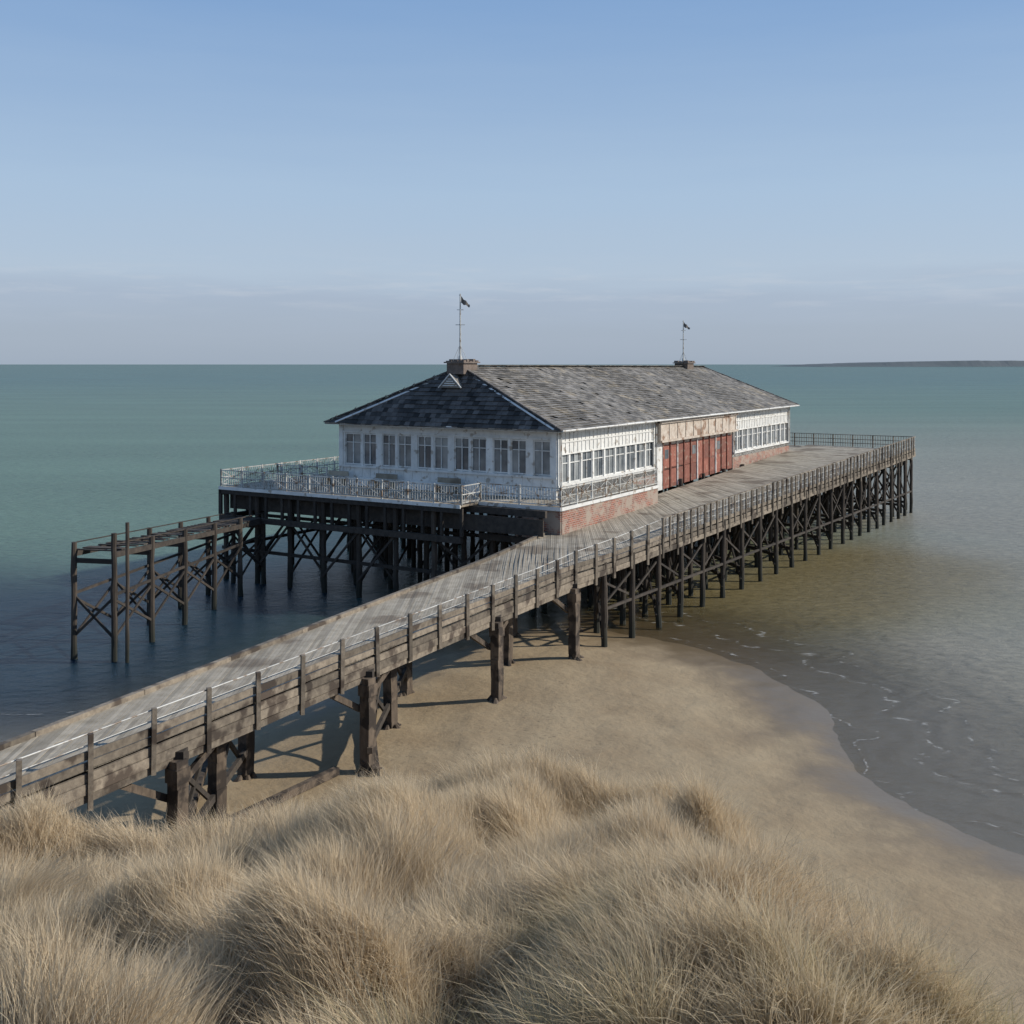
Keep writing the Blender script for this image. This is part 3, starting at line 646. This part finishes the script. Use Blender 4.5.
# ------------------------------------------------------------------ side jetty
jet=empty('timber_jetty')
jp=MB();jb=MB();jd=MB()
A=Vector((-19.3,48.5,4.85));B=Vector((-16.6,65.5,3.9));wd=Vector((1.9,-.4,0))
d=(B-A);n=int(d.length/.22)
for i in range(n):
    t=i/n;p=A.lerp(B,t);q=A.lerp(B,(i+.9)/n)
    if random.random()<.45: continue
    jd.hexa([p-Z(.05),p+wd-Z(.05),q+wd-Z(.05),q-Z(.05),p,p+wd,q+wd,q])
for o in (Vector((0,0,0)),wd):
    jb.beam(A+o-Z(.2),B+o-Z(.2),.14,.24)
    nb=5
    prevp=None
    for i in range(nb+1):
        p=A.lerp(B,i/nb)+o;tall=(.75 if (i==0 and o.length>0) else .3)
        p2=Vector((p.x,p.y,-2.6))
        jp.cyl(p2,p+Z(tall),.16,8,.13,wob=.02)
        if prevp is not None:
            jb.beam(Vector((prevp.x,prevp.y,1.0)),Vector((p.x,p.y,2.7)),.07,.11);jb.beam(Vector((prevp.x,prevp.y,2.7)),Vector((p.x,p.y,1.0)),.07,.11);jb.beam(Vector((prevp.x,prevp.y,2.9)),Vector((p.x,p.y,2.9)),.09,.12);jb.beam(prevp+Z(.28),p+Z(.28),.045,.05)
        prevp=p
for i in range(6):
    p=A.lerp(B,i/5)
    jb.beam(Vector((p.x,p.y,1.0)),Vector((p.x,p.y,2.8))+wd,.07,.11);jb.beam(Vector((p.x,p.y,2.8)),Vector((p.x,p.y,1.0))+wd,.07,.11);jb.beam(Vector((p.x,p.y,p.z-.5)),Vector((p.x,p.y,p.z-.5))+wd,.14,.2)
jp.cyl((-16.75,47.9,-2.6),(-16.75,47.9,6.1),.10,8,.08,wob=.02)
jp.obj('jetty_piles',M_pile,jet);jb.obj('jetty_braces',M_dark,jet);jd.obj('jetty_planks',M_pile,jet)

# ------------------------------------------------------------------ dune grass
NT=4100
tx=rng.uniform(-17,17,NT*3);ty=rng.uniform(8,32,NT*3)
keep=(np.abs(tx)<.57*ty+1.5)
dd=foot(tx)-ty+(fbm(tx*.6,ty*.6,5)-.5)*4
keep&=(dd>.1)&(rng.random(len(tx))<sstep(-.3,2.2,dd)*.95+.06)
keep&=rng.random(len(tx))<.35+.75*sstep(.3,.6,fbm(tx*.5,ty*.55,11,3))
def undeck(x,y):
    l=-22.0+(y-2.7)*(3.3+22.0)/(60.4-2.7);r=-21+(y-2.7)*(2.73+21)/(47.6-2.7)
    return (x>l-.6)&(x<r+.1)
keep&=~undeck(tx,ty)
tx=tx[keep][:NT];ty=ty[keep][:NT];nT=len(tx)
nb=np.where(ty<17,235,150)+rng.integers(-30,30,nT)
sz=.42+.75*fbm(tx*.5,ty*.5,61,2)+rng.uniform(-.1,.15,nT);sz*=.6+.5*sstep(0,3,foot(tx)-ty);sz*=1-.3*sstep(4,9,tx)
idx=np.repeat(np.arange(nT),nb);n=len(idx)
ra=rng.uniform(0,2*np.pi,n);rr=np.abs(rng.normal(0,.25,n))
px=tx[idx]+np.cos(ra)*rr;py=ty[idx]+np.sin(ra)*rr
pz=gz(px,py)-.03
hgt=sz[idx]*rng.uniform(.45,1.12,n)
wa=(fbm(px*.28,py*.28,71,2)-.5)*8+2.0
wl=.12+.42*fbm(px*.5,py*.5,72,2)
lx=np.cos(ra)*(.12+rr*1.1)+np.cos(wa)*wl+rng.normal(0,.15,n);ly=np.sin(ra)*(.12+rr*1.1)*.8+np.sin(wa)*wl+rng.normal(0,.15,n)
fa=rng.uniform(0,np.pi,n);wx=np.cos(fa);wy=np.sin(fa)
wid=rng.uniform(.0024,.005,n)*np.where(py<17,.8,1.05)
ts=[0,.4,.75,1.0];wf=[1,.9,.8,0]
co=np.zeros((n,7,3),np.float32);kk=0
kx=rng.normal(0,.018,(n,4));ky=rng.normal(0,.018,(n,4))
for ti,(t,f) in enumerate(zip(ts,wf)):
    cx=px+lx*hgt*t**1.9+kx[:,ti]*t;cy=py+ly*hgt*t**1.9+ky[:,ti]*t;cz=pz+hgt*(t-.28*np.hypot(lx,ly)*t**2.2)
    if f>0:
        for sg in (-1,1):
            co[:,kk,0]=cx+sg*wx*wid*f;co[:,kk,1]=cy+sg*wy*wid*f;co[:,kk,2]=cz;kk+=1
    else: co[:,kk,0]=cx;co[:,kk,1]=cy;co[:,kk,2]=cz;kk+=1
b=(np.arange(n)*7)[:,None]
loops=np.concatenate([b+np.array([[0,1,3,2]]),b+np.array([[2,3,5,4]]),b+np.array([[4,5,6]])],1).ravel().astype(np.int32)
ls=(np.arange(n)*11)[:,None]+np.array([[0,4,8]])
me=bpy.data.meshes.new('dune_grass');me.vertices.add(n*7);me.vertices.foreach_set('co',co.ravel())
me.loops.add(len(loops));me.loops.foreach_set('vertex_index',loops);me.polygons.add(n*3);me.polygons.foreach_set('loop_start',ls.ravel().astype(np.int32));me.update(calc_edges=True)
straw=np.array([.64,.51,.34]);pal=np.array([.82,.71,.53]);brown=np.array([.38,.28,.17]);green=np.array([.26,.26,.11])
q=rng.random(n)[:,None];tq=rng.random(nT)[idx][:,None]
bc=straw+(pal-straw)*q*.95;bc=bc+(brown-bc)*(tq**2*.3+.3*(rng.random(n)[:,None]>.84))
gm=(sstep(.55,.95,fbm(px*.35,py*.35,81,3)+.05*(px-3)-.03*(py-16))*rng.random(n))[:,None]
bc=bc+(green-bc)*np.clip(gm,0,.7)
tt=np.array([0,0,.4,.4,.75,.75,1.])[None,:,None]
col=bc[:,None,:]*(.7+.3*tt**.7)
col=np.concatenate([col,np.ones((n,7,1))],2).astype(np.float32)
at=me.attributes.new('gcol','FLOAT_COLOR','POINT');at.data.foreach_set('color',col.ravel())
m=bpy.data.materials.new('dry_grass');m.use_nodes=True;nt=m.node_tree;N=nt.nodes;L=nt.links;N.clear()
out=N.new('ShaderNodeOutputMaterial');a=N.new('ShaderNodeAttribute');a.attribute_name='gcol'
df=N.new('ShaderNodeBsdfDiffuse');tr=N.new('ShaderNodeBsdfTranslucent');mx=N.new('ShaderNodeMixShader');mx.inputs[0].default_value=.4
L.new(a.outputs['Color'],df.inputs['Color']);L.new(a.outputs['Color'],tr.inputs['Color']);L.new(df.outputs[0],mx.inputs[1]);L.new(tr.outputs[0],mx.inputs[2]);L.new(mx.outputs[0],out.inputs['Surface'])
me.materials.append(m);go=bpy.data.objects.new('dune_grass',me);scene.collection.objects.link(go)
print('blades',n)

# ------------------------------------------------------------------ light, sky, camera
el=math.radians(30);az=math.radians(88)
sd_=Vector((math.sin(az)*math.cos(el),math.cos(az)*math.cos(el),math.sin(el)))
sl=bpy.data.lights.new('sun','SUN');sl.energy=4.5;sl.angle=math.radians(.9);sl.color=(1,.93,.82)
so=bpy.data.objects.new('sun',sl);scene.collection.objects.link(so);so.rotation_euler=sd_.to_track_quat('Z','Y').to_euler();so.location=(40,0,40)
w=bpy.data.worlds.new('World');scene.world=w;w.use_nodes=True;nt=w.node_tree;N=nt.nodes;L=nt.links
bg=N['Background'];sky=N.new('ShaderNodeTexSky');sky.sky_type='NISHITA';sky.sun_disc=False;sky.sun_elevation=el;sky.sun_rotation=az;sky.air_density=1.0;sky.dust_density=.6;sky.ozone_density=1.5
ST=.12
bg.inputs['Strength'].default_value=ST
tc=N.new('ShaderNodeTexCoord');sx=N.new('ShaderNodeSeparateXYZ');L.new(tc.outputs['Generated'],sx.inputs[0])
mp=N.new('ShaderNodeMapping');mp.inputs['Scale'].default_value=(2.2,2.2,22);L.new(tc.outputs['Generated'],mp.inputs['Vector'])
cn=N.new('ShaderNodeTexNoise');cn.inputs['Scale'].default_value=2.2;cn.inputs['Detail'].default_value=7;cn.inputs['Roughness'].default_value=.55;L.new(mp.outputs[0],cn.inputs['Vector'])
zz=N.new('ShaderNodeMath');zz.operation='MULTIPLY_ADD';zz.inputs[1].default_value=.035;L.new(cn.outputs[0],zz.inputs[0]);L.new(sx.outputs['Z'],zz.inputs[2])
rp=N.new('ShaderNodeValToRGB');cr=rp.color_ramp
pts=[(0.0,(.33,.41,.52)),(.045,(.36,.435,.555)),(.075,(.385,.465,.60)),(.10,(.445,.545,.68)),(.17,(.405,.54,.715)),(.33,(.235,.39,.65)),(.6,(.14,.27,.50)),(1,(.10,.2,.40))]
cr.elements[0].position=pts[0][0];cr.elements[0].color=(*pts[0][1],1);cr.elements[1].position=1;cr.elements[1].color=(*pts[-1][1],1)
for p_,c_ in pts[1:-1]:
    e=cr.elements.new(p_);e.color=(*c_,1)
L.new(zz.outputs[0],rp.inputs[0])
vm=N.new('ShaderNodeVectorMath');vm.operation='SCALE';vm.inputs['Scale'].default_value=1/ST;L.new(rp.outputs[0],vm.inputs[0])
mx=N.new('ShaderNodeMix');mx.data_type='RGBA';mx.inputs['Factor'].default_value=.9;L.new(sky.outputs[0],mx.inputs['A']);L.new(vm.outputs[0],mx.inputs['B'])
mp2=N.new('ShaderNodeMapping');mp2.inputs['Scale'].default_value=(5,5,45);L.new(tc.outputs['Generated'],mp2.inputs['Vector'])
c2n=N.new('ShaderNodeTexNoise');c2n.inputs['Scale'].default_value=2.4;c2n.inputs['Detail'].default_value=8;c2n.inputs['Roughness'].default_value=.6;L.new(mp2.outputs[0],c2n.inputs['Vector'])
cr2=N.new('ShaderNodeValToRGB');cr2.color_ramp.elements[0].position=.5;cr2.color_ramp.elements[1].position=.8;L.new(c2n.outputs[0],cr2.inputs[0])
bd=N.new('ShaderNodeValToRGB');bd.color_ramp.elements[0].position=.035;bd.color_ramp.elements[0].color=(0,0,0,1);bd.color_ramp.elements[1].position=.068;bd.color_ramp.elements[1].color=(.55,.55,.55,1)
e=bd.color_ramp.elements.new(.10);e.color=(0,0,0,1);L.new(sx.outputs['Z'],bd.inputs[0])
mm=N.new('ShaderNodeMath');mm.operation='MULTIPLY';L.new(cr2.outputs[0],mm.inputs[0]);L.new(bd.outputs[0],mm.inputs[1])
mx2=N.new('ShaderNodeMix');mx2.data_type='RGBA';L.new(mm.outputs[0],mx2.inputs['Factor']);L.new(mx.outputs['Result'],mx2.inputs['A']);mx2.inputs['B'].default_value=(.60/ST,.64/ST,.70/ST,1)
L.new(mx2.outputs['Result'],bg.inputs['Color'])
cd=bpy.data.cameras.new('camera');cam=bpy.data.objects.new('camera',cd);scene.collection.objects.link(cam)
cam.location=(0,0,H);cam.rotation_euler=(math.radians(90),0,0);cd.sensor_width=36;cd.lens=36*1100/1024;cd.shift_y=-148/1024;cd.clip_end=60000;cd.clip_start=.1
scene.camera=cam
scene.view_settings.view_transform='Standard';scene.view_settings.look='None';scene.view_settings.exposure=0
